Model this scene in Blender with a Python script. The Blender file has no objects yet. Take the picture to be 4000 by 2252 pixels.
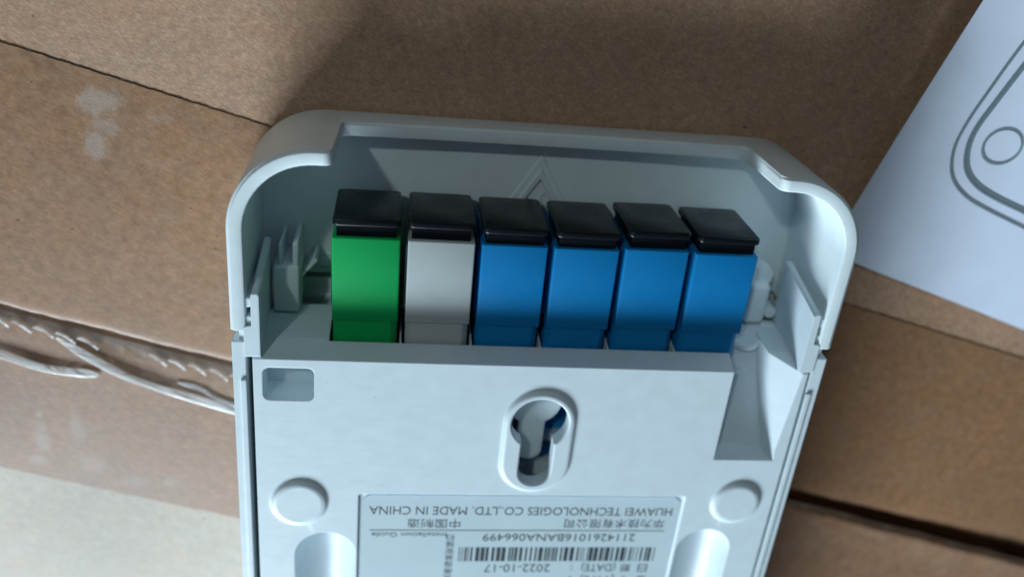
import bpy, bmesh, math, random
from mathutils import Matrix, Vector
random.seed(7)
S = bpy.context.scene
COL = S.collection
MM = 0.001
CZ = -20.4            # height of the cardboard in millimetres; the back plate of the box is z = 0

# ------------------------------------------------------------------ camera
cam = bpy.data.cameras.new('camera')
co = bpy.data.objects.new('camera', cam); COL.objects.link(co)
R = ((0.9901275884858988, -0.039310184459251336, -0.1345439256037908),
     (0.09510343514963948, 0.8935313659986958, 0.43881321151401426),
     (0.10296938934380974, -0.4472766564155616, 0.8884485902312405))
C = (-22.10717, 66.84193, 110.05067)
co.matrix_world = Matrix([[*R[i], C[i]*MM] for i in range(3)] + [[0, 0, 0, 1]])
cam.sensor_width = 36; cam.lens = 31.382
cam.clip_start = 0.005; cam.clip_end = 20
cam.dof.use_dof = True; cam.dof.focus_distance = 0.1235; cam.dof.aperture_fstop = 11.5
S.camera = co

# ------------------------------------------------------------------ light
w = bpy.data.worlds.new('World'); S.world = w; w.use_nodes = True
bg = w.node_tree.nodes['Background']
bg.inputs[0].default_value = (0.66, 0.80, 1.0, 1); bg.inputs[1].default_value = 0.065

def lamp(name, d, dist, sx, sy, power, col, tgt=(0, 0, -5)):
    L = bpy.data.lights.new(name, 'AREA'); L.shape = 'RECTANGLE'; L.size = sx; L.size_y = sy
    L.energy = power; L.color = col
    o = bpy.data.objects.new(name, L); COL.objects.link(o)
    v = Vector(d).normalized()
    o.location = Vector(tgt)*MM + v*dist
    o.rotation_euler = v.to_track_quat('Z', 'Y').to_euler()
    return o
# wide window low behind the lower left edge of the picture
lamp('window_light', (-1.05, -2.1, 1.0), 0.65, 0.37, 0.14, 7.4, (0.80, 0.95, 1.06))
# a second, smaller and weaker opening from the upper left
lamp('side_light', (-0.52, 0.72, 1.0), 0.9, 0.04, 0.04, 1.0, (0.86, 0.96, 0.94))
S.view_settings.view_transform = 'Standard'; S.view_settings.look = 'None'
S.view_settings.exposure = 0; S.view_settings.gamma = 1

# ------------------------------------------------------------------ materials
def newmat(name):
    m = bpy.data.materials.new(name); m.use_nodes = True
    return m, m.node_tree, m.node_tree.nodes['Principled BSDF']
def N(nt, t, **k):
    n = nt.nodes.new(t)
    for a, b in k.items(): setattr(n, a, b)
    return n
def coords(nt, scale=(1, 1, 1), rot=0.0):
    tc = N(nt, 'ShaderNodeTexCoord'); mp = N(nt, 'ShaderNodeMapping')
    mp.inputs['Scale'].default_value = tuple(1000*s for s in scale)
    mp.inputs['Rotation'].default_value = (0, 0, rot)
    nt.links.new(tc.outputs['Object'], mp.inputs[0])
    return mp
def noise(nt, vec, scale, detail=4, rough=.55):
    n = N(nt, 'ShaderNodeTexNoise'); n.inputs['Scale'].default_value = scale
    n.inputs['Detail'].default_value = detail; n.inputs['Roughness'].default_value = rough
    nt.links.new(vec.outputs[0], n.inputs['Vector']); return n
def ramp(nt, src, stops):
    r = N(nt, 'ShaderNodeValToRGB'); e = r.color_ramp.elements
    while len(e) < len(stops): e.new(.5)
    for i, (p, c) in enumerate(stops):
        e[i].position = p; e[i].color = (c, c, c, 1) if not hasattr(c, '__len__') else (*c, 1)
    nt.links.new(src, r.inputs[0]); return r
def mix(nt, fac, a, b, mode='MIX'):
    m = N(nt, 'ShaderNodeMix', data_type='RGBA', blend_type=mode)
    for s, v in ((0, fac), (6, a), (7, b)):
        if hasattr(v, 'is_linked') or hasattr(v, 'links'): nt.links.new(v, m.inputs[s])
        elif hasattr(v, '__len__'): m.inputs[s].default_value = (*v, 1)
        else: m.inputs[s].default_value = v
    return m.outputs[2]
def bump(nt, b, h, strength, dist, normal=None):
    n = N(nt, 'ShaderNodeBump'); n.inputs['Strength'].default_value = strength
    n.inputs['Distance'].default_value = dist*MM
    nt.links.new(h, n.inputs['Height'])
    if normal is not None: nt.links.new(normal, n.inputs['Normal'])
    nt.links.new(n.outputs[0], b.inputs['Normal'])

def plastic(name, col, rough=.42, spec=.45, bev=.3, grain=.02, speck=0.0, sss=0.0):
    m, nt, b = newmat(name)
    b.inputs['Roughness'].default_value = rough
    b.inputs['Specular IOR Level'].default_value = spec
    v = coords(nt)
    n1 = noise(nt, v, .35, 3)
    r1 = ramp(nt, n1.outputs[0], [(.3, .94), (.7, 1.0)])
    c = mix(nt, 1.0, col, r1.outputs[0], 'MULTIPLY')
    if speck:
        n2 = noise(nt, v, 1.6, 2, .5)
        r2 = ramp(nt, n2.outputs[0], [(.775, 0), (.80, 1)])
        c = mix(nt, r2.outputs[0], c, tuple(x*speck for x in col))
    nt.links.new(c, b.inputs['Base Color'])
    if sss:
        b.inputs['Subsurface Weight'].default_value = sss
        b.inputs['Subsurface Radius'].default_value = (1, 1, 1)
        b.inputs['Subsurface Scale'].default_value = .0012
    bv = N(nt, 'ShaderNodeBevel', samples=4); bv.inputs[0].default_value = bev*MM
    n3 = noise(nt, v, 9.0, 3, .6)
    bump(nt, b, n3.outputs[0], 1.0, grain, bv.outputs[0])
    # faint handling marks in the gloss
    n4 = noise(nt, coords(nt, (.25, 1.2, .4), .5), 1.0, 4, .6)
    r4 = ramp(nt, n4.outputs[0], [(.35, max(rough-.06, 0.05)), (.7, rough+.08)])
    nt.links.new(r4.outputs[0], b.inputs['Roughness'])
    return m

WHITE = plastic('white_plastic', (.68, .79, .84), .40, .45, .28, .006, .55)
WHITE2 = plastic('white_plastic_cover', (.75, .86, .885), .45, .4, .3, .006, .6)
GREEN = plastic('green_plastic', (.001, .41, .10), .55, .2, .25, .03)
GREY = plastic('pale_grey_plastic', (.48, .54, .54), .5, .35, .25, .008, .5)
BLUE = plastic('blue_plastic', (.002, .205, .51), .5, .2, .25, .012)
BLACK = plastic('black_plastic', (.004, .007, .010), .30, .3, .12, .008)
NAVY = plastic('dark_blue_tray', (.02, .26, .62), .5, .3, .2, .01)

def ink(name, col):
    m, nt, b = newmat(name); b.inputs['Base Color'].default_value = (*col, 1)
    b.inputs['Roughness'].default_value = .6
    v = coords(nt); n = noise(nt, v, 5, 2)
    r = ramp(nt, n.outputs[0], [(.3, tuple(.75*c for c in col)), (.7, tuple(1.3*c for c in col))])
    nt.links.new(r.outputs[0], b.inputs['Base Color']); return m
INK = ink('label_ink', (.02, .032, .04))
INK2 = ink('printed_line', (.19, .26, .29))
INK3 = ink('printed_line_edge', (.09, .13, .145))
def paper(name, col, rough=.6, wav=.15):
    m, nt, b = newmat(name); v = coords(nt)
    n = noise(nt, v, .12, 3); r = ramp(nt, n.outputs[0], [(.3, tuple(.93*c for c in col)), (.7, col)])
    nt.links.new(r.outputs[0], b.inputs['Base Color']); b.inputs['Roughness'].default_value = rough
    n2 = noise(nt, v, 6, 3); bump(nt, b, n2.outputs[0], .6, .01); return m
PAPER = paper('leaflet_paper', (.70, .79, .93))
STICKER = paper('sticker_foil', (.58, .71, .76), .28)

def cardboard(name, base, dark, light, rough=.75, spec=.2, fib=1.0, scars=False, tape=False, grain=.05):
    m, nt, b = newmat(name)
    ang = .30
    vf = coords(nt, (1, 1, 1)); vf.vector_type = 'TEXTURE'      # fibres run slanting across the flap
    vf.inputs['Scale'].default_value = (.0015, .00046, .001); vf.inputs['Rotation'].default_value = (0, 0, -.52)
    v = coords(nt)
    f = noise(nt, vf, 2.0*fib, 5, .75)
    f2 = noise(nt, v, .75*fib, 5, .65)
    big = noise(nt, v, .05, 4, .6)
    c = ramp(nt, f.outputs[0], [(.33, dark), (.5, base), (.67, light)]).outputs[0]
    c = mix(nt, .8, c, ramp(nt, f2.outputs[0], [(.32, .80), (.68, 1.14)]).outputs[0], 'MULTIPLY')
    mo = noise(nt, v, .22, 5, .7)              # warm and grey clouds in the paper
    c = mix(nt, .75 if tape else .4, c, ramp(nt, mo.outputs[0], [(.36, (1.09, .98, .83)), (.64, (.97, 1.02, 1.08))]).outputs[0], 'MULTIPLY')
    fine = noise(nt, vf, 5.5*fib, 3, .7)
    c = mix(nt, .6, c, ramp(nt, fine.outputs[0], [(.36, .86), (.5, 1.0), (.70, 1.18)]).outputs[0], 'MULTIPLY')
    c = mix(nt, 1.0, c, ramp(nt, big.outputs[0], [(.3, .90), (.7, 1.05)]).outputs[0], 'MULTIPLY')
    sp = noise(nt, v, .9, 1, .3)
    c = mix(nt, ramp(nt, sp.outputs[0], [(.80, 0), (.83, .85)]).outputs[0], c, tuple(.25*x for x in base))
    rf = ramp(nt, f2.outputs[0], [(.3, rough-.08), (.7, rough+.08)]).outputs[0]
    if scars:                                  # dull grey places where paper fibres tore off or dust sits
        tc = N(nt, 'ShaderNodeTexCoord')
        tot = None
        wob = noise(nt, v, .38, 6, .75)
        for (x, y, rx, ry, k) in scars:
            mp = N(nt, 'ShaderNodeMapping')
            mp.inputs['Location'].default_value = (-x/rx, -y/ry, 0)
            mp.inputs['Scale'].default_value = (1000/rx, 1000/ry, 0)
            nt.links.new(tc.outputs['Object'], mp.inputs[0])
            ln = N(nt, 'ShaderNodeVectorMath', operation='LENGTH'); nt.links.new(mp.outputs[0], ln.inputs[0])
            ad = N(nt, 'ShaderNodeMath', operation='ADD'); nt.links.new(ln.outputs[1], ad.inputs[0])
            w2 = N(nt, 'ShaderNodeMath', operation='MULTIPLY'); nt.links.new(wob.outputs[0], w2.inputs[0]); w2.inputs[1].default_value = 2.6
            nt.links.new(w2.outputs[0], ad.inputs[1])
            mr = N(nt, 'ShaderNodeMapRange'); nt.links.new(ad.outputs[0], mr.inputs[0])
            mr.inputs[1].default_value = 2.4; mr.inputs[2].default_value = 1.75
            mr.inputs[3].default_value = 0; mr.inputs[4].default_value = k*1.05
            if tot is None: tot = mr.outputs[0]
            else:
                mx = N(nt, 'ShaderNodeMath', operation='MAXIMUM'); nt.links.new(tot, mx.inputs[0]); nt.links.new(mr.outputs[0], mx.inputs[1]); tot = mx.outputs[0]
        mu = N(nt, 'ShaderNodeMath', operation='MULTIPLY'); nt.links.new(tot, mu.inputs[0])
        nt.links.new(ramp(nt, noise(nt, vf, 4.0, 4, .8).outputs[0], [(.38, .25), (.58, 1)]).outputs[0], mu.inputs[1])
        c = mix(nt, mu.outputs[0], c, (.52, .50, .46))
    nt.links.new(c, b.inputs['Base Color']); nt.links.new(rf, b.inputs['Roughness'])
    b.inputs['Specular IOR Level'].default_value = spec
    if tape:
        b.inputs['Coat Weight'].default_value = .35; b.inputs['Coat Roughness'].default_value = .42
    bump(nt, b, f.outputs[0], 1.0, grain)
    return m
KRAFT = cardboard('bare_cardboard', (.45, .280, .180), (.36, .21, .13), (.57, .40, .285), .6, .45, grain=.035)
KRAFT2 = cardboard('sheen_pale_cardboard', (.52, .455, .375), (.46, .40, .325), (.58, .52, .44), .6, .45, .6, grain=.02)  # lower flap: the sheen is put into this paler colour
TAPE = cardboard('brown_tape', (.305, .165, .086), (.245, .127, .063), (.365, .215, .12), .5, .4, .8, tape=True, grain=.02,
                 scars=[(-64.6, 29.2, 3.4, 3.1, .42), (-63.8, 26.0, 2.4, 1.6, .34), (-65.3, 22.8, 1.7, 2.5, .40), (-56.0, 27.5, 2.2, 1.0, .15)])
TAPE2 = cardboard('brown_tape_worn', (.28, .160, .093), (.23, .13, .072), (.35, .22, .14), .5, .45, .6, tape=True, grain=.02,
                  scars=[(-79.0, -24.0, .8, 1.0, .34), (-79.3, -29.0, 1.4, 3.4, .34), (-73.5, -26.5, 1.4, 4.0, .24), (-80, -33.5, 2, 1.2, .28), (-72, -34, 2.6, 2.6, .22), (-66, -38, 3, 1.5, .18), (-59, -38, 1.6, 1.2, .22)])
def film():
    m, nt, b = newmat('clear_film_glint')
    b.inputs['Base Color'].default_value = (1, 1, .98, 1); b.inputs['Roughness'].default_value = .22; b.inputs['Coat Weight'].default_value = .6; b.inputs['Subsurface Weight'].default_value = .6; b.inputs['Subsurface Scale'].default_value = .002; b.inputs['Subsurface Radius'].default_value = (1, 1, 1); b.inputs['Specular IOR Level'].default_value = .8  # clear film coloured white, highlights on the folds painted in
    v = coords(nt); v.vector_type = 'TEXTURE'; v.inputs['Scale'].default_value = (.007, .00032, .002); v.inputs['Rotation'].default_value = (0, 0, -.40)
    n = noise(nt, v, 1.0, 3)
    r = ramp(nt, n.outputs[0], [(.36, .22), (.60, .95)])
    nt.links.new(r.outputs[0], b.inputs['Alpha'])
    bump(nt, b, n.outputs[0], .35, .06); return m
FILM = film()
def film2():
    m, nt, b = newmat('clear_tape_sheet')
    b.inputs['Base Color'].default_value = (.75, .75, .72, 1); b.inputs['Roughness'].default_value = .2
    b.inputs['Alpha'].default_value = .22
    v = coords(nt); n = noise(nt, v, .3, 3); bump(nt, b, n.outputs[0], .6, .3); return m
FILM2 = film2()

# ------------------------------------------------------------------ mesh helpers (millimetres in, metres out)
def link_mesh(name, me, mat, parent=None):
    o = bpy.data.objects.new(name, me); COL.objects.link(o)
    if mat and not me.materials: me.materials.append(mat)
    if parent: o.parent = parent
    return o
def pyd(name, verts, faces, mat, parent=None, smooth=None):
    me = bpy.data.meshes.new(name)
    me.from_pydata([(x*MM, y*MM, z*MM) for x, y, z in verts], [], faces)
    bm = bmesh.new(); bm.from_mesh(me); bmesh.ops.recalc_face_normals(bm, faces=bm.faces); bm.to_mesh(me); bm.free()
    if smooth is not None:
        for p in me.polygons: p.use_smooth = True
        me.set_sharp_from_angle(angle=math.radians(smooth))
    return link_mesh(name, me, mat, parent)
def prism_data(outline, z0, z1):
    n = len(outline)
    v = [(x, y, z0) for x, y in outline] + [(x, y, z1) for x, y in outline]
    f = [tuple(range(n-1, -1, -1)), tuple(range(n, 2*n))] + [(i, (i+1) % n, n+(i+1) % n, n+i) for i in range(n)]
    return v, f
def box_data(x0, x1, y0, y1, z0, z1): return prism_data([(x0, y0), (x1, y0), (x1, y1), (x0, y1)], z0, z1)
def join(*ds):
    V, F = [], []
    for v, f in ds:
        k = len(V); V += v; F += [tuple(i+k for i in q) for q in f]
    return V, F
def bevelled(name, data, mat, parent, w=.3, seg=2, smooth=40):
    o = pyd(name, *data, mat, parent); me = o.data
    bm = bmesh.new(); bm.from_mesh(me)
    es = [e for e in bm.edges if len(e.link_faces) == 2 and e.calc_face_angle(0) > .5]
    bmesh.ops.bevel(bm, geom=es, offset=w*MM, segments=seg, affect='EDGES', profile=.5, clamp_overlap=True)
    bm.to_mesh(me); bm.free()
    for p in me.polygons: p.use_smooth = True
    me.set_sharp_from_angle(angle=math.radians(smooth))
    return o
def rrect(x0, x1, y0, y1, r, n=6):
    out = []
    for cx, cy, a0 in ((x1-r, y1-r, 0), (x0+r, y1-r, 90), (x0+r, y0+r, 180), (x1-r, y0+r, 270)):
        for i in range(n+1):
            a = math.radians(a0+90*i/n); out.append((cx+r*math.cos(a), cy+r*math.sin(a)))
    return out
def stadium(cx, y0, y1, r, n=20):
    out = []
    for i in range(n+1):
        a = math.pi*i/n; out.append((cx+r*math.cos(a), y1+r*math.sin(a)))
    for i in range(n+1):
        a = math.pi+math.pi*i/n; out.append((cx+r*math.cos(a), y0+r*math.sin(a)))
    return out
def circle(cx, cy, r, n=48): return [(cx+r*math.cos(2*math.pi*i/n), cy+r*math.sin(2*math.pi*i/n)) for i in range(n)]
def keyhole(cx, cy, r, w, yb, n=32):
    a0 = math.asin(w/r); out = []
    for i in range(n+1):
        a = -math.pi/2+a0+(2*math.pi-2*a0)*i/n; out.append((cx+r*math.cos(a), cy+r*math.sin(a)))
    for i in range(13):
        a = math.pi+math.pi*i/12; out.append((cx+w*math.cos(a), yb+w+w*math.sin(a)))
    return out
def loft(rings):     # rings of equal length: (outline, z); closed at both ends
    n = len(rings[0][0]); V = []; F = []
    for o, z in rings: V += [(x, y, z) for x, y in o]
    for k in range(len(rings)-1):
        for i in range(n): F.append((k*n+i, k*n+(i+1) % n, (k+1)*n+(i+1) % n, (k+1)*n+i))
    F.append(tuple(range(n-1, -1, -1))); F.append(tuple((len(rings)-1)*n+i for i in range(n)))
    return V, F
def boolean(o, cutters, op='DIFFERENCE'):
    for data in cutters:
        c = pyd('cutter', *data, None, o.parent)
        bpy.context.view_layer.update()
        md = o.modifiers.new('b', 'BOOLEAN'); md.object = c; md.operation = op; md.solver = 'EXACT'
        dg = bpy.context.evaluated_depsgraph_get()
        me = bpy.data.meshes.new_from_object(o.evaluated_get(dg))
        o.modifiers.clear(); old = o.data; o.data = me; bpy.data.meshes.remove(old)
        cm = c.data; bpy.data.objects.remove(c); bpy.data.meshes.remove(cm)
    return o
def smooth(o, deg=35):
    for p in o.data.polygons: p.use_smooth = True
    o.data.set_sharp_from_angle(angle=math.radians(deg))
    for p in o.data.polygons:
        if p.area > 6e-6 and len(p.vertices) > 4: p.use_smooth = False
def thing(name, loc, label, cat, group=None):
    o = bpy.data.objects.new(name, None); COL.objects.link(o)
    o.empty_display_size = .01
    o.location = tuple(c*MM for c in loc); o['label'] = label; o['category'] = cat
    if group: o['group'] = group
    return o
def shift(data, loc): return [(x-loc[0], y-loc[1], z-loc[2]) for x, y, z in data[0]], data[1]

# ------------------------------------------------------------------ the cardboard carton everything lies on
box = thing('cardboard_box', (0, 0, 0), 'large brown cardboard carton with taped flaps under the white box and the leaflet', 'box')
DX, DY = .9684, -.2493        # direction of the seam between the flaps
def seam(x): return -25.81-.2575*x + (.00009*(x-5)**2 if x < 5 else -.00006*(x-50)**2*(x > 50))
def ROLL(x, sgn, d):
    k = max(0, min(1, (x+20)/50))
    up = max(0, min(1.25, (x-40)/55))          # the lower flap stands up a little more towards the right
    if sgn > 0: return (.14+.6*k)*math.exp(-d/(.4+2.1*k))+1.2*k*math.exp(-d/.5)
    return (.75-.75*k)*math.exp(-d/1.1)-(.55*k+1.35*up)*math.exp(-d/7.0)+1.0*k*math.exp(-d/.35)
def flap(name, sgn, mat, far):
    xs = [-230+460*i/150 for i in range(151)]
    ds = [0, .15, .4, .8, 1.4, 2.2, 3.4, 5, 8, 14, 25, 45, 80, 130, far]
    V = []; F = []; n = len(ds)
    for x in xs:
        gap = .35 + .75*max(0, min(1, (x+20)/70)) + .12*math.sin(x*.35)+.08*math.sin(x*1.3)
        if sgn > 0: gap *= .8
        for d in ds:
            y = seam(x) + sgn*(gap+d)
            roll = ROLL(x, sgn, d)
            V.append((x, y, CZ - roll))
    for i in range(len(xs)-1):
        for j in range(n-1): F.append((i*n+j, (i+1)*n+j, (i+1)*n+j+1, i*n+j+1))
    m = len(V)                               # thickness: same grid 4 mm lower
    thk = lambda k: (.7+3.3*min(1, ds[k % n]/6)) if sgn < 0 else 4
    V += [(x, y, z-thk(k)) for k, (x, y, z) in enumerate(V)]
    F += [tuple(q+m for q in reversed(f)) for f in F]
    for i in range(len(xs)-1):
        F.append((i*n, i*n+m, (i+1)*n+m, (i+1)*n)); F.append((i*n+n-1, (i+1)*n+n-1, (i+1)*n+n-1+m, i*n+n-1+m))
    o = pyd(name, V, F, mat, box, smooth=40)
    return o
flap('flap', 1, KRAFT, 190)
flap('flap', -1, KRAFT2, 150)
def strip(name, mat, sgn, d1, wob=0.0):      # brown tape stuck on a flap, 0.12 mm thick
    xs = [-225+450*i/300 for i in range(301)]
    V = []; F = []
    ds = [0, .15, .4, .8, 1.4, 2.2, 3.4, 5, 8, 14, 25, 1.0]
    n = len(ds)
    for x in xs:
        gap = .35 + .75*max(0, min(1, (x+20)/70)) + .12*math.sin(x*.35)+.08*math.sin(x*1.3)
        if sgn > 0: gap *= .8
        end = (40.9+1.5-.001*x if sgn > 0 else 32.9+.012*(x+48)) + .06*math.sin(x*2.1)+.05*math.sin(x*5.3)
        for j, d in enumerate(ds):
            dd = end-gap if j == n-1 else d
            roll = ROLL(x, sgn, dd)
            V.append((x, seam(x)+sgn*(gap+dd-.02), CZ-roll+.12))
    for i in range(len(xs)-1):
        for j in range(n-1): F.append((i*n+j, (i+1)*n+j, (i+1)*n+j+1, i*n+j+1))
    m = len(V)
    V += [(x, y, z-.13) for x, y, z in V]
    F += [tuple(q+m for q in reversed(f)) for f in F]
    for i in range(len(xs)-1):
        F.append((i*n, i*n+m, (i+1)*n+m, (i+1)*n)); F.append((i*n+n-1, (i+1)*n+n-1, (i+1)*n+n-1+m, i*n+n-1+m))
    return pyd(name, V, F, mat, box, smooth=40)
t1 = strip('packing_tape', TAPE, 1, 0)
t2 = strip('packing_tape', TAPE2, -1, 0)
# shadow line along the edge of the upper strip, painted as a dark sliver
V = []; F = []
xs = [-110+.5*i for i in range(500)]
for i, x in enumerate(xs):
    y = seam(x)+42.4-.001*x+.06*math.sin(x*2.1)+.05*math.sin(x*5.3)
    wd = .05+.10*abs(math.sin(x*.21+.7))**8+.12*abs(math.sin(x*.073))**10+.05*random.random()
    V += [(x, y-.05, CZ+.16), (x, y+wd, CZ+.02)]
    if i: F.append((2*i-2, 2*i, 2*i+1, 2*i-1))
EDGE = newmat('painted_edge_shadow'); EDGE[2].inputs['Base Color'].default_value = (.10, .08, .06, 1); EDGE[2].inputs['Roughness'].default_value = .8
pyd('tape_shadow_line', V, F, EDGE[0], t1)
# box sides and bottom
def side(d): return pyd('side_panel', *d, KRAFT, box)
side(box_data(-232, -228, -170, 190, -330, CZ-6)); side(box_data(228, 232, -170, 190, -330, CZ-6))
side(box_data(-232, 232, 190, 194, -330, CZ-6)); side(box_data(-232, 232, -174, -170, -330, CZ-6))
pyd('bottom_panel', *box_data(-228, 228, -170, 190, -330, -326), KRAFT, box)
# clear tape remains by the seam: serrated edge, lifted folds
V = []; F = []
x = -84.0; k = 0; base = []
while x < -46.5:
    p = 3.0+.5*random.random()
    for (u, dep) in ((0, 1.9), (.50, 2.5), (.86, 3.2), (.97, 2.5)):
        base.append((x+p*u, dep+.2*random.random()))
    x += p
for i, (x, d) in enumerate(base):
    y = seam(x)
    V += [(x, y-.7, CZ+.10), (x, y-1.6, CZ+.32), (x, y-d*.9, CZ+.50)]
    if i:
        a = 3*(i-1); b = 3*i
        F += [(a, b, b+1, a+1), (a+1, b+1, b+2, a+2)]
clear = pyd('clear_tape', V, F, FILM2, box)
for i in range(len(base)//4):        # little folds on each tooth, coloured white for their glints
    if i in (5, 6): continue
    x0, d0 = base[4*i]; x1, d1 = base[4*i+2]
    V = []; F = []; n = 7
    for j in range(n+1):
        t = j/n; x = x0+(x1-x0)*t; y = seam(x)-.55*(d0+(d1-d0)*t*t)-1.0-t*.5
        wd = .42*math.sin(math.pi*min(1, .1+t*.9))**.7
        V += [(x-.1, y+wd, CZ+.45), (x, y+wd*.4, CZ+1.05), (x+.1, y-wd, CZ+.3)]
        if j:
            a = 3*(j-1); b = 3*j; F += [(a, b, b+1, a+1), (a+1, b+1, b+2, a+2)]
    pyd('tooth', V, F, FILM, clear, smooth=60)
def fold(pts, w0, h):
    def cr(p0, p1, p2, p3, t): return .5*((2*p1)+(-p0+p2)*t+(2*p0-5*p1+4*p2-p3)*t*t+(-p0+3*p1-3*p2+p3)*t**3)
    P = [pts[0]]+pts+[pts[-1]]; path = []
    for i in range(1, len(P)-2):
        for j in range(10): path.append(tuple(cr(P[i-1][k], P[i][k], P[i+1][k], P[i+2][k], j/10) for k in (0, 1)))
    path.append(pts[-1]); n = len(path); V = []; F = []; mseg = 6
    for i, (x, y) in enumerate(path):
        t = i/(n-1); a = path[max(0, i-1)]; b = path[min(n-1, i+1)]
        dx, dy = b[0]-a[0], b[1]-a[1]; l = math.hypot(dx, dy) or 1; nx, ny = -dy/l, dx/l
        ww = w0*(min(1, t*7)**.6)*(min(1, (1-t)*6+.15)**.7)*(.8+.25*math.sin(9*t))
        for j in range(mseg+1):
            s = -1+2*j/mseg
            V.append((x+nx*ww*s, y+ny*ww*s, CZ+.18+h*(1-s*s)*(.5+.5*math.sin(math.pi*t))+.05*math.sin(j*2.4+t*5)))
        if i:
            for j in range(mseg):
                a = (i-1)*(mseg+1)+j; b = i*(mseg+1)+j; F.append((a, b, b+1, a+1))
    pyd('tape_fold', V, F, FILM, clear, smooth=70)
fold([(-74.4, -9.3), (-70.6, -12.4), (-65.6, -15.6), (-61, -17.7), (-56.4, -19.4), (-51, -21.4), (-42, -24.6)], .7, 1.25)
fold([(-90, -10.8), (-83.4, -12.6), (-77.8, -14.7), (-73, -15.7), (-68.7, -16.2)], .75, 1.25)
fold([(-56.5, -17.2), (-53, -18.4), (-49.5, -20.6), (-44, -22.8)], .45, .5)

# ------------------------------------------------------------------ the leaflet
leaf = thing('paper_leaflet', (49.1, 12.4, -18.5), 'white paper leaflet printed with a grey line drawing of a rounded box', 'leaflet')
O = Vector((49.1, 12.4)); E1 = Vector((10.2, 41.9)).normalized(); E2 = Vector((.951, -.309)); LN = Vector((10.2, 41.9)).length
def leaf_pt(t, s, off=0.0):
    z = -18.5+5.5*t/LN-.02*s*t/LN + .12*math.sin(s*.16+t*.05)*min(1, s/8)
    p = O+E1*t+E2*s
    return (p.x, p.y, z+off)
LL = (49.1, 12.4, -18.5)
nt_, ns_ = 40, 40; V = []; F = []
for off in (0, -.1):
    for i in range(nt_+1):
        for j in range(ns_+1):
            t = 100*i/nt_; s = 110*j/ns_
            s0 = .55*math.sin(math.pi*min(t, 60)/60)*(1-j/ns_)
            V.append(leaf_pt(t, s+s0*-.6, off))
m = (nt_+1)*(ns_+1)
for i in range(nt_):
    for j in range(ns_):
        a = i*(ns_+1)+j; F.append((a, a+1, a+ns_+2, a+ns_+1)); F.append((m+a, m+a+ns_+1, m+a+ns_+2, m+a+1))
for i in range(nt_):
    for j in (0, ns_):
        a = i*(ns_+1)+j; F.append((a, a+ns_+1, a+ns_+1+m, a+m))
for j in range(ns_):
    for i in (0, nt_):
        a = i*(ns_+1)+j; F.append((a, a+1, a+1+m, a+m))
V, F = shift((V, F), LL)
pyd('sheet', V, F, PAPER, leaf, smooth=50)
def crom(pts, closed=False, k=8):
    P = pts[-1:]+pts+pts[:2] if closed else [pts[0]]+pts+[pts[-1]]
    out = []
    for i in range(1, len(P)-2):
        for j in range(k):
            t = j/k
            out.append(tuple(.5*((2*P[i][q])+(-P[i-1][q]+P[i+1][q])*t+(2*P[i-1][q]-5*P[i][q]+4*P[i+1][q]-P[i+2][q])*t*t+(-P[i-1][q]+3*P[i][q]-3*P[i+1][q]+P[i+2][q])*t**3) for q in (0, 1)))
    if not closed: out.append(pts[-1])
    return out
def line(pts, w, mat, off, closed=False, lift=.06):
    n = len(pts); V = []; F = []
    for i in range(n):
        a = pts[i-1] if (i or closed) else pts[i]; b = pts[(i+1) % n] if (i < n-1 or closed) else pts[i]
        dx, dy = b[0]-a[0], b[1]-a[1]; l = math.hypot(dx, dy) or 1; nx, ny = -dy/l, dx/l
        t, s = pts[i]; t += nx*off; s += ny*off
        V += [leaf_pt(t+nx*w/2, s+ny*w/2, lift), leaf_pt(t-nx*w/2, s-ny*w/2, lift)]
    for i in range(n if closed else n-1):
        j = (i+1) % n; F.append((2*i, 2*j, 2*j+1, 2*i+1))
    V, F = shift((V, F), LL)
    return pyd('printed_line', V, F, mat, leaf)
outer = crom([(95, 16.2), (70, 13.2), (50.3, 10.5), (40.1, 9.3), (33.5, 8.9), (27.3, 8.75), (22.9, 9.5), (19.3, 12.0), (17.4, 16.0), (16.75, 21), (16.4, 29.4), (16.0, 40.8), (15.4, 70)])
inner = crom([(95, 19), (70, 15.8), (47.7, 12.6), (37.7, 11.6), (32.2, 11.1), (27.1, 10.8), (23.7, 11.7), (21.0, 13.8), (19.5, 17.2), (18.95, 21.8), (18.8, 27.5), (18.4, 38.7), (17.8, 70)])
line(outer, .50, INK2, 0); line(outer, .10, INK3, .22, lift=.10); line(outer, .09, INK3, -.22, lift=.10)
line(inner, .95, INK2, 0); line(inner, .10, INK3, .43, lift=.10); line(inner, .14, INK3, .05, lift=.10); line(inner, .10, INK3, -.43, lift=.10)
circ = [(26.4+2.9*math.cos(a*math.pi/24)+.2*math.sin(a*math.pi/24), 16.75+3.25*math.sin(a*math.pi/24)) for a in range(48)]
line(circ, .45, INK2, 0, True); line(circ, .09, INK3, .2, True, .10)

# ------------------------------------------------------------------ the white terminal box
tb = thing('terminal_box', (0, 0, CZ), 'white plastic fibre terminal box lying face down with its open port end showing', 'terminal box')
TB = (0, 0, CZ)
def part(name, data, mat, sm=35, parent=None):
    o = pyd(name, *shift(data, TB), mat, parent or tb, smooth=sm)
    for p in o.data.polygons:
        if len(p.vertices) > 8: p.use_smooth = False
    return o
# back plate -------------------------------------------------
prof = [(-110, -13), (2.1, -13), (2.0, -9), (1.3, -4), (0, 0), (-110, 0)]
V = [(x, y, z) for x in (-40.85, 41.25) for y, z in prof]
plate = part('back_plate', (V, [tuple(range(5, -1, -1)), tuple(range(6, 12))]+[(k, (k+1) % 6, 6+(k+1) % 6, 6+k) for k in range(6)]), WHITE)
AX = [-30.24+10.33*i for i in range(6)]; AW = 9.35
def sh(d): return shift(d, TB)
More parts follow.
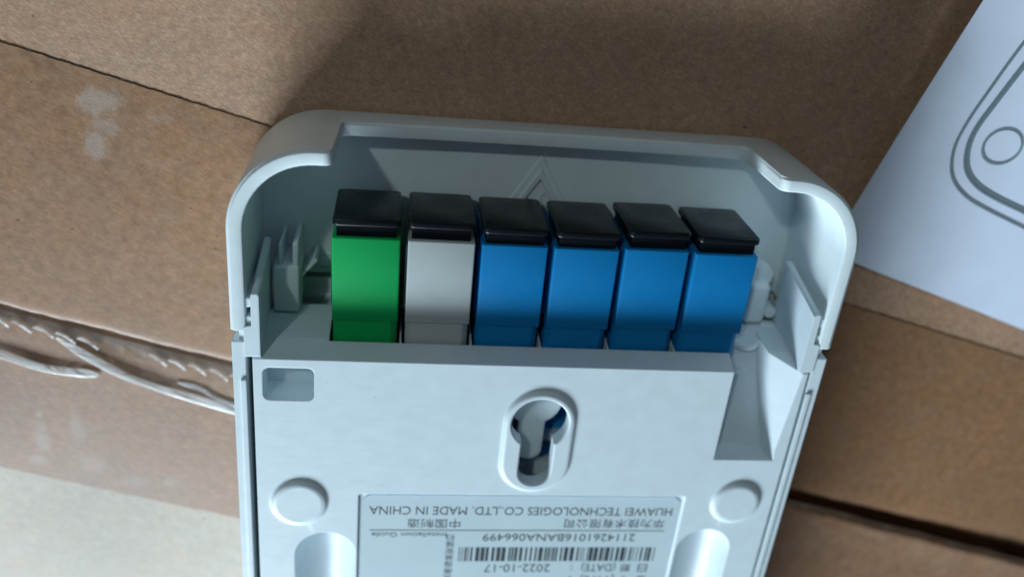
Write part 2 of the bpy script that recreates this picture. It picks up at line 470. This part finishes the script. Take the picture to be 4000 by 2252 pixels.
# slightly slanting right end of the end wall
cut = [
    sh(box_data(-39.4, 39.9, -109, -1.6, -14, -11.2)),                      # hollow underneath
    sh(box_data(-14, 16, -27, -1.7, -13, -1.8)),                            # room below the keyhole
    sh(prism_data(rrect(-39.55, -32.4, -6.85, -1.4, 1.0), -5.2, 2)),         # square pocket
    sh(([(29.55, -16.25, .3), (39.4, -16.25, .3), (41.05, 3, .3), (29.55, 3, .3),
         (29.6, -15.6, -4.0), (38.3, -15.6, -3.4), (35.6, 3, -9.6), (29.8, 3, -10.9), (35.8, 3, -4.4)],
        [(0, 1, 2, 3), (0, 4, 5, 1), (4, 7, 6, 5), (3, 7, 4, 0), (1, 5, 6), (1, 6, 8), (1, 8, 2), (3, 2, 8, 6, 7)])),
]
def capsule(cx, cy, cz, r, sx=1, n=28, L=80, rz=1.0):       # round-ended trough, open towards -y
    V = []; F = []; rings = []
    k = 10
    for i in range(k+1):
        a = math.pi/2*i/k
        rings.append((cy+r*math.cos(a), r*math.sin(a)))
    rings = [(cy+r*math.cos(math.pi/2*i/k), r*math.sin(math.pi/2*i/k)) for i in range(1, k+1)] + [(cy-L, r)]
    for (y, rr) in rings:
        for j in range(n):
            a = 2*math.pi*j/n; V.append((cx+rr*math.cos(a)*sx, y, cz+rr*math.sin(a)*rz))
    V.append((cx, cy+r, cz)); tip = len(V)-1
    for j in range(n): F.append((tip, (j+1) % n, j))
    for i in range(len(rings)-1):
        for j in range(n): F.append((i*n+j, i*n+(j+1) % n, (i+1)*n+(j+1) % n, (i+1)*n+j))
    F.append(tuple((len(rings)-1)*n+j for j in range(n)))
    return V, F
cut += [sh(capsule(-30.7, -36.0, .15, 4.75, rz=1.15)), sh(capsule(31.3, -35.0, .15, 4.6, rz=1.15))]
# openings for the couplers
cut.append(sh(join(*[box_data(a-.36, a+AW+.36, -3.5, 3, -13.4, -3.6) for a in AX])))
# label recess
cut.append(sh(prism_data(rrect(-25.75, 26.35, -100, -23.6, .5), -.5, 1)))
boolean(plate, cut)
# raised keyhole boss, then the keyhole through both
bossp = [(5.80, -.10), (5.55, .08), (5.38, .28), (5.28, .45), (5.08, .58), (4.8, .62)]
boss = sh(loft([(stadium(.95, -17.2, -9.7, 5.95), -.6)]+[(stadium(.95, -17.2, -9.7, r), z) for r, z in bossp]))
pads = []
for (cx, cy, r) in ((-34.65, -25.4, 4.1), (34.9, -24.7, 3.95)):
    pads.append(sh(loft([(circle(cx, cy, r+.45), -.6)]+[(circle(cx, cy, r+d), z) for d, z in ((.40, 0.0), (.16, .06), (0, .22), (-.12, .45), (-.38, .60), (-.8, .65))])))
boolean(plate, [boss]+pads, 'UNION')
kh = sh(loft([(keyhole(.95, -9.75, 4.35, 2.5, -21.2), -3), (keyhole(.95, -9.75, 4.35, 2.5, -21.2), .4), (keyhole(.95, -9.75, 4.85, 3.0, -21.6), .9)]))
boolean(plate, [kh])
smooth(plate, 32)
# inside the keyhole: a dark tray with its own keyhole cut-out, pale floor below
tray = part('splice_tray', box_data(-13, 15, -26.5, -2.2, -10.2, -9.2), NAVY)
part('screw_post', prism_data(keyhole(.55, -8.6, 4.4, 2.05, -19.7), -9.3, -4.2), WHITE2, 30)
part('tray_rib', box_data(-3, 8, -26.5, -22.6, -9.2, -7.2), WHITE2)
part('tray_rib', box_data(3.4, 9, -18.6, -17.2, -9.2, -7.6), WHITE2)
part('inner_floor', box_data(-39.2, 39.8, -108, -.2, -18.4, -17.2), WHITE2)
# rounded lips across the cable ramp
def lip(x0, x1, y0, y1, zb, zt):
    xm = (x0+x1)/2; oo = [(x0, zb), (x1, zb)]
    for i in range(13):
        a = math.pi*i/12; oo.append((xm+(x1-x0)/2*math.cos(a), zb+1.5+(zt-zb-1.5)*math.sin(a)))
    n = len(oo); V = [(x, y0, z) for x, z in oo]+[(x, y1, z) for x, z in oo]
    F = [tuple(range(n)), tuple(range(2*n-1, n-1, -1))]+[(k, n+k, n+(k+1) % n, (k+1) % n) for k in range(n)]
    bevelled('ramp_lip', shift((V, F), TB), WHITE, tb, .25, 3)
lip(29.7, 36.6, .6, 1.7, -12, -5.3)
lip(29.7, 35.8, -4.6, -3.7, -11, -6.6)
# rails on both long sides -------------------------------------
def rail(sgn):
    x0, x1 = 41.75, 43.6
    d = join(box_data(*sorted((sgn*x0, sgn*x1)), -112, 2.6, CZ, -.15),
             box_data(*sorted((sgn*x0, sgn*(x0+.75))), -112, -3.5, -.3, .18))
    part('side_rail', d, WHITE)
    # neck that enters the cover, with the hinge bumps
    part('rail_neck', box_data(*sorted((sgn*41.4, sgn*42.6)), 2.6, 5.4, -14, -.5), WHITE)
    # upright guide panel next to the ports
    xi, xo = 39.7, 40.85
    pl = [(xi, .3), (xi, 11.4), (xi+.25, 11.7), (xo-.2, 11.7), (xo, 11.3), (xo, 5.2), (41.9, 5.0), (41.9, .3)]
    pl = [(sgn*x, y) for x, y in pl]
    if sgn < 0: pl = pl[::-1]
    v, f = prism_data(pl, -13.0, 0.0)
    n = len(pl)
    v = [(x, y + (-1.6 if (z > -1 and y > 11) else 0) + (1.2 if (z < -5 and y > 11) else 0), z) for x, y, z in v]
    part('guide_panel', (v, f), WHITE)
    for (y, r) in ((5.9, .62), (8.6, .7)):
        V, F = prism_data(circle(sgn*41.25, y, r, 20), -12, -.35); part('hinge_bump', (V, F), WHITE)
rail(-1); rail(1)
part('end_lip', box_data(-41.8, 41.8, -113.8, -112, CZ, -.15), WHITE)
# cover: floor, walls with the cut-away front ------------------------
XO, YO, RO, TH = 43.65, 30.75, 11.5, 2.1
def outline(off):
    r = RO-off; out = []
    xL, xR, yT = -XO+off, XO-off, YO-off
    for i in range(9): out.append((xL, 4.4+(YO-RO-4.4)*i/8*1.0))
    for i in range(1, 17):
        a = math.pi-math.pi/2*i/16; out.append((xL+r+r*math.cos(a), yT-r+r*math.sin(a)))
    for i in range(1, 91):
        x = (-XO+RO)+(2*XO-2*RO)*i/90; out.append((x, yT))
    for i in range(1, 17):
        a = math.pi/2-math.pi/2*i/16; out.append((xR-r+r*math.cos(a), yT-r+r*math.sin(a)))
    for i in range(1, 9): out.append((xR, (YO-RO)+(4.4-(YO-RO))*i/8))
    return out
OUT = outline(0)
def hgt(i):
    x, y = OUT[i]
    zn = -13.9 + .9*(abs(x)/29)**2*0.6
    if y < YO-.01: return 0.0
    ax = abs(x) - (29.75)
    if ax > 1.5: return 0.0
    if ax < -1.3: return zn
    return None
def wall():
    # walk the path and insert the rounded drop at both ends of the cut-away
    pts = []
    N_ = len(OUT)
    for i in range(N_):
        h = hgt(i)
        if h is None: continue
        pts.append((i, OUT[i][0], OUT[i][1], h))
    path = []      # entries: (x along straight or index, z)
    for k, (i, x, y, h) in enumerate(pts):
        path.append(('i', i, h))
        if k+1 < len(pts) and (h > -1) != (pts[k+1][3] > -1):
            s = 1 if x < 0 else -1
            zn = min(h, pts[k+1][3]); seq = []
            for q in range(0, 9):
                a = math.pi/2*q/8; seq.append((s*(-31.25)+s*1.15*math.sin(a), -1.15+1.15*math.cos(a)))
            for q in range(0, 7):
                a = math.pi/2*q/6; seq.append((s*(-30.1)+s*.35+s*1.3*(1-math.cos(a)), zn+1.3-1.3*math.sin(a)))
            if s < 0: seq = seq[::-1]
            for xx, zz in seq: path.append(('x', xx, zz))
    def xyz(e, off):
        if e[0] == 'i':
            return outs[off][e[1]]
        return (e[1], YO-off)
    offs = (0, .35, .36, .75, 1.2, TH-.35, TH-.08, TH)
    global outs
    outs = {o: outline(o) for o in (0, .35, .36, .75, 1.2, TH-.35, TH-.08, TH, 1.5)}
    V = []; F = []; ring = None
    for e in path:
        z = e[2]
        x0 = outs[1.5][e[1]] if e[0] == 'i' else (e[1], YO-1.5)
        prof = []
        po = xyz(e, 0)
        prof.append((*x0, CZ))
        prof.append((*xyz(e, .36), CZ+.45)) ; prof.append((*po, CZ+1.5))
        prof.append((*po, max(z-.55, CZ+2))); prof.append((*po, z-.30))
        prof.append((*xyz(e, .35), z-.22)); prof.append((*xyz(e, .36), z-.02)); prof.append((*xyz(e, .75), z))
        prof.append((*xyz(e, TH-.35), z)); prof.append((*xyz(e, TH-.08), z-.1)); prof.append((*xyz(e, TH), z-.4))
        prof.append((*xyz(e, TH), -18.3)); prof.append((*xyz(e, TH), CZ))
        ring = len(prof); V += prof
    n = len(path)
    for i in range(n-1):
        for j in range(ring): F.append((i*ring+j, (i+1)*ring+j, (i+1)*ring+(j+1) % ring, i*ring+(j+1) % ring))
    F.append(tuple(range(ring))); F.append(tuple((n-1)*ring+j for j in range(ring)))
    return V, F
cover = part('cover_wall', wall(), WHITE2, 34)
fl = [(x, y) for x, y in outline(TH-.3)]
fl = [(x, y) for x, y in fl if y >= 4.9]
fl = [(fl[0][0], 4.9)]+fl+[(fl[-1][0], 4.9)]
floor = part('cover_floor', prism_data(fl, CZ+.1, -18.3), WHITE2, 30)
part('base_floor', box_data(-41.7, 41.7, -.1, 4.1, CZ+.1, -18.2), WHITE2)
part('floor_step', box_data(-38.5, -31.0, .9, 1.7, -18.2, -17.3), WHITE2)
part('floor_step', box_data(-38.5, -31.0, 6.2, 8.4, -18.3, -17.9), WHITE2)
# moulded triangle outline
def tri(cx, yt, yb, hw): return [(cx-hw, yb), (cx+hw, yb), (cx, yt)]
V = []; F = []
for hw, yt, yb, z in ((8.95, 26.35, 11.4, -18.3), (8.75, 26.05, 11.5, -18.0), (7.3, 24.2, 12.4, -18.02), (7.0, 23.8, 12.5, -17.72), (5.6, 22.4, 13.3, -17.85), (5.4, 22.1, 13.4, -18.3)):
    V += [(x, y, z) for x, y in tri(-.15, yt, yb, hw)]
for r in range(5):
    for k in range(3):
        q = (k+1) % 3; F.append((3*r+k, 3*r+q, 3*r+3+q, 3*r+3+k))
part('moulded_triangle', (V, F), WHITE2, 5)
for k in range(12):
    a = 2*math.pi*k/12
    bx, by = 1.2, 19.2
    part('moulded_ray', box_data(bx+1.0*math.cos(a)-.14, bx+1.0*math.cos(a)+.14, by+1.0*math.sin(a)-.14, by+1.0*math.sin(a)+.14, -18.3, -18.02), WHITE2)
# brackets left and right of the ports
bevelled('cable_bracket', shift(join(box_data(-39.2, -35.4, 2.2, 9.6, -18.3, -9.8)), TB), WHITE2, tb, .5)
bevelled('bracket_fin', shift(box_data(-38.4, -37.9, 9.2, 12.8, -18.3, -10.5), TB), WHITE2, tb, .15)
bevelled('bracket_fin', shift(box_data(-36.4, -35.6, 9.2, 13.2, -18.3, -10.5), TB), WHITE2, tb, .15)
bevelled('bracket_foot', shift(box_data(-39.5, -37.4, .8, 2.6, -13, -11), TB), WHITE2, tb, .3)
V, F = prism_data([(-35.5, 7.2), (-35.5, 6.6), (-33.0, 9.6), (-33.4, 10.2)], -18.3, -12.5)
part('bracket_web', (V, F), WHITE2)
bevelled('cable_bracket', shift(box_data(33.9, 37.6, 2.4, 9.4, -18.3, -11.0), TB), WHITE2, tb, .9, 4)
V, F = prism_data(circle(36.0, 10.2, 2.0, 24), -18.3, -12.6)
part('cable_post', (V, F), WHITE2)
V, F = prism_data(circle(38.6, 4.2, 1.0, 20), -18.3, -11.8)
part('cable_post', (V, F), WHITE2)
bevelled('bracket_foot', shift(box_data(37.2, 39.6, .8, 2.4, -13, -10.8), TB), WHITE2, tb, .3)

# ------------------------------------------------------------------ sticker with print
ST = part('label_sticker', prism_data(rrect(-25.2, 25.85, -99, -24.15, 1.6), -.498, -.34), STICKER, 30)
def text(s, x_right, x_left, ybase, ycap, z=-.32, ref='H', name='printed_text', mat=None):
    cu = bpy.data.curves.new(name, 'FONT'); cu.body = s; cu.size = 1.0; cu.resolution_u = 3; cu.offset = 0
    o = bpy.data.objects.new(name, cu); COL.objects.link(o)
    dg = bpy.context.evaluated_depsgraph_get(); dg.update()
    me = bpy.data.meshes.new_from_object(o.evaluated_get(dg))
    bpy.data.objects.remove(o)
    xs = [v.co.x for v in me.vertices]; ys = [v.co.y for v in me.vertices]
    x0, x1 = min(xs), max(xs)
    y0, y1 = (0.0, .73) if ref == 'H' else (min(ys), max(ys))
    sx = (x_right-x_left)/(x1-x0); sy = (ybase-ycap)/(y1-y0)
    for v in me.vertices:
        v.co = Vector(((x_right-(v.co.x-x0)*sx-TB[0])*MM, (ybase-(v.co.y-y0)*sy)*MM, (z-CZ)*MM))
    me.name = name
    return link_mesh(name, me, mat or INK, ST)
text('HUAWEI TECHNOLOGIES CO.,LTD. MADE IN CHINA', 24.75, -24.05, -26.3, -28.0)
text('华为技术有限公司', 23.9, 7.2, -28.65, -30.5, ref='B')
text('中国制造', -9.65, -18.1, -28.8, -30.6, ref='B')
part('rule_line', box_data(-23.9, 24.15, -31.12, -30.98, -.345, -.32), INK, 30, ST)
text('2114261016BANA066499', 19.4, -5.85, -31.75, -33.35)
text('Installation Guide', -11.75, -23.6, -31.55, -32.5)
# vertical column of characters beside the blank area
for k, ch in enumerate('扫描安装指南说明'):
    y = -31.9-1.42*k
    text(ch, -10.35, -11.7, y, y-1.25, ref='B')
bars = []; x = 23.25; rng = random.Random(3)
while x > -9.6:
    bw = rng.choice((.17, .17, .34, .34, .5, .68)); 
    bars.append(box_data(max(x-bw, -9.75), x, -37.55, -34.6, -.345, -.32))
    x -= bw + rng.choice((.16, .16, .3, .3, .46))
part('barcode', join(*bars), INK, 30, ST)['kind'] = 'stuff'
for s, a, b in (('日', 22.5, 20.9), ('期', 19.6, 18.0), ('(DATE)', 17.0, 11.2), (':', 9.7, 9.4), ('2022-10-17', 5.9, -5.1)):
    yb, yc = (-38.2, -39.9)
    if s == ':': text(s, a, b, -38.5, -39.5, ref='B')
    elif s[0] == '(': text(s, a, b, yb, yc)
    else: text(s, a, b, yb, yc, ref='B')
for s, a, b in (('型', 22.6, 21.0), ('号', 19.8, 18.2), ('(TYPE)', 17.1, 11.3), (':', 9.7, 9.4)):
    text(s, a, b, -40.9, -42.6, ref='H' if s[0] == '(' else 'B')

# ------------------------------------------------------------------ fibre couplers plugged into the box
def coupler(i, mat, label):
    a = AX[i]; cx = a+AW/2; h = AW/2
    loc = (cx, 1.3, -16.2)
    rr = random.Random(i+11)
    t = thing('fibre_coupler', loc, label, 'fibre coupler', 'fibre couplers in the port row')
    d = box_data(cx-h, cx+h, 4.4, 17.4, -16.1, -3.85)
    bevelled('housing', shift(d, loc), mat, t, .22, 3)
    # narrower foot with cut corners that enters the box
    c = .9; oo = [(cx-h+.1, -16), (cx+h-.1, -16), (cx+h-.1, -4.1-c), (cx+h-.1-c, -4.1), (cx-h+.1+c, -4.1), (cx-h+.1, -4.1-c)]
    V = [(x, -3.0, z) for x, z in oo]+[(x, 4.5, z) for x, z in oo]; n = 6
    F = [tuple(range(n)), tuple(range(2*n-1, n-1, -1))]+[(k, n+k, n+(k+1) % n, (k+1) % n) for k in range(n)]
    bevelled('housing_foot', shift((V, F), loc), mat, t, .12, 2)
    bevelled('side_rib', shift(box_data(cx-h-.28, cx-h+.1, 5.5, 15.5, -15.5, -6.3), loc), mat, t, .1, 2)
    cap = bevelled('dust_cap', shift(box_data(cx-4.1, cx+4.1, 16.3, 19.2, -15.5, -4.35), loc), BLACK, t, .15, 2)
    oo = [(cx+x, z-9.975) for x, z in rrect(-4.62, 4.62, -6.125, 6.125, .8, 5)]; n = len(oo)
    V = [(x, 19.0, z) for x, z in oo]+[(x, 19.95, z) for x, z in oo]
    F = [tuple(range(n)), tuple(range(2*n-1, n-1, -1))]+[(k, n+k, n+(k+1) % n, (k+1) % n) for k in range(n)]
    bevelled('cap_flange', shift((V, F), loc), BLACK, cap, .22, 3)
    t.location.y += rr.uniform(-.12, .12)*MM
    t.rotation_euler = (math.radians(rr.uniform(-.3, .3)), 0, math.radians(rr.uniform(-.5, .5)))
    cap.rotation_euler = (math.radians(rr.uniform(-.5, .5)), math.radians(rr.uniform(-.6, .6)), 0)
    return t
coupler(0, GREEN, 'green fibre coupler with black dust cap at the left end of the port row')
coupler(1, GREY, 'pale grey fibre coupler with black dust cap beside the green one')
coupler(2, BLUE, 'blue fibre coupler with black dust cap directly beside the pale grey one')
coupler(3, BLUE, 'blue fibre coupler with black dust cap, second blue one from the grey coupler')
coupler(4, BLUE, 'blue fibre coupler with black dust cap, third blue one from the grey coupler')
coupler(5, BLUE, 'blue fibre coupler with black dust cap at the right end, next to the curved bracket')
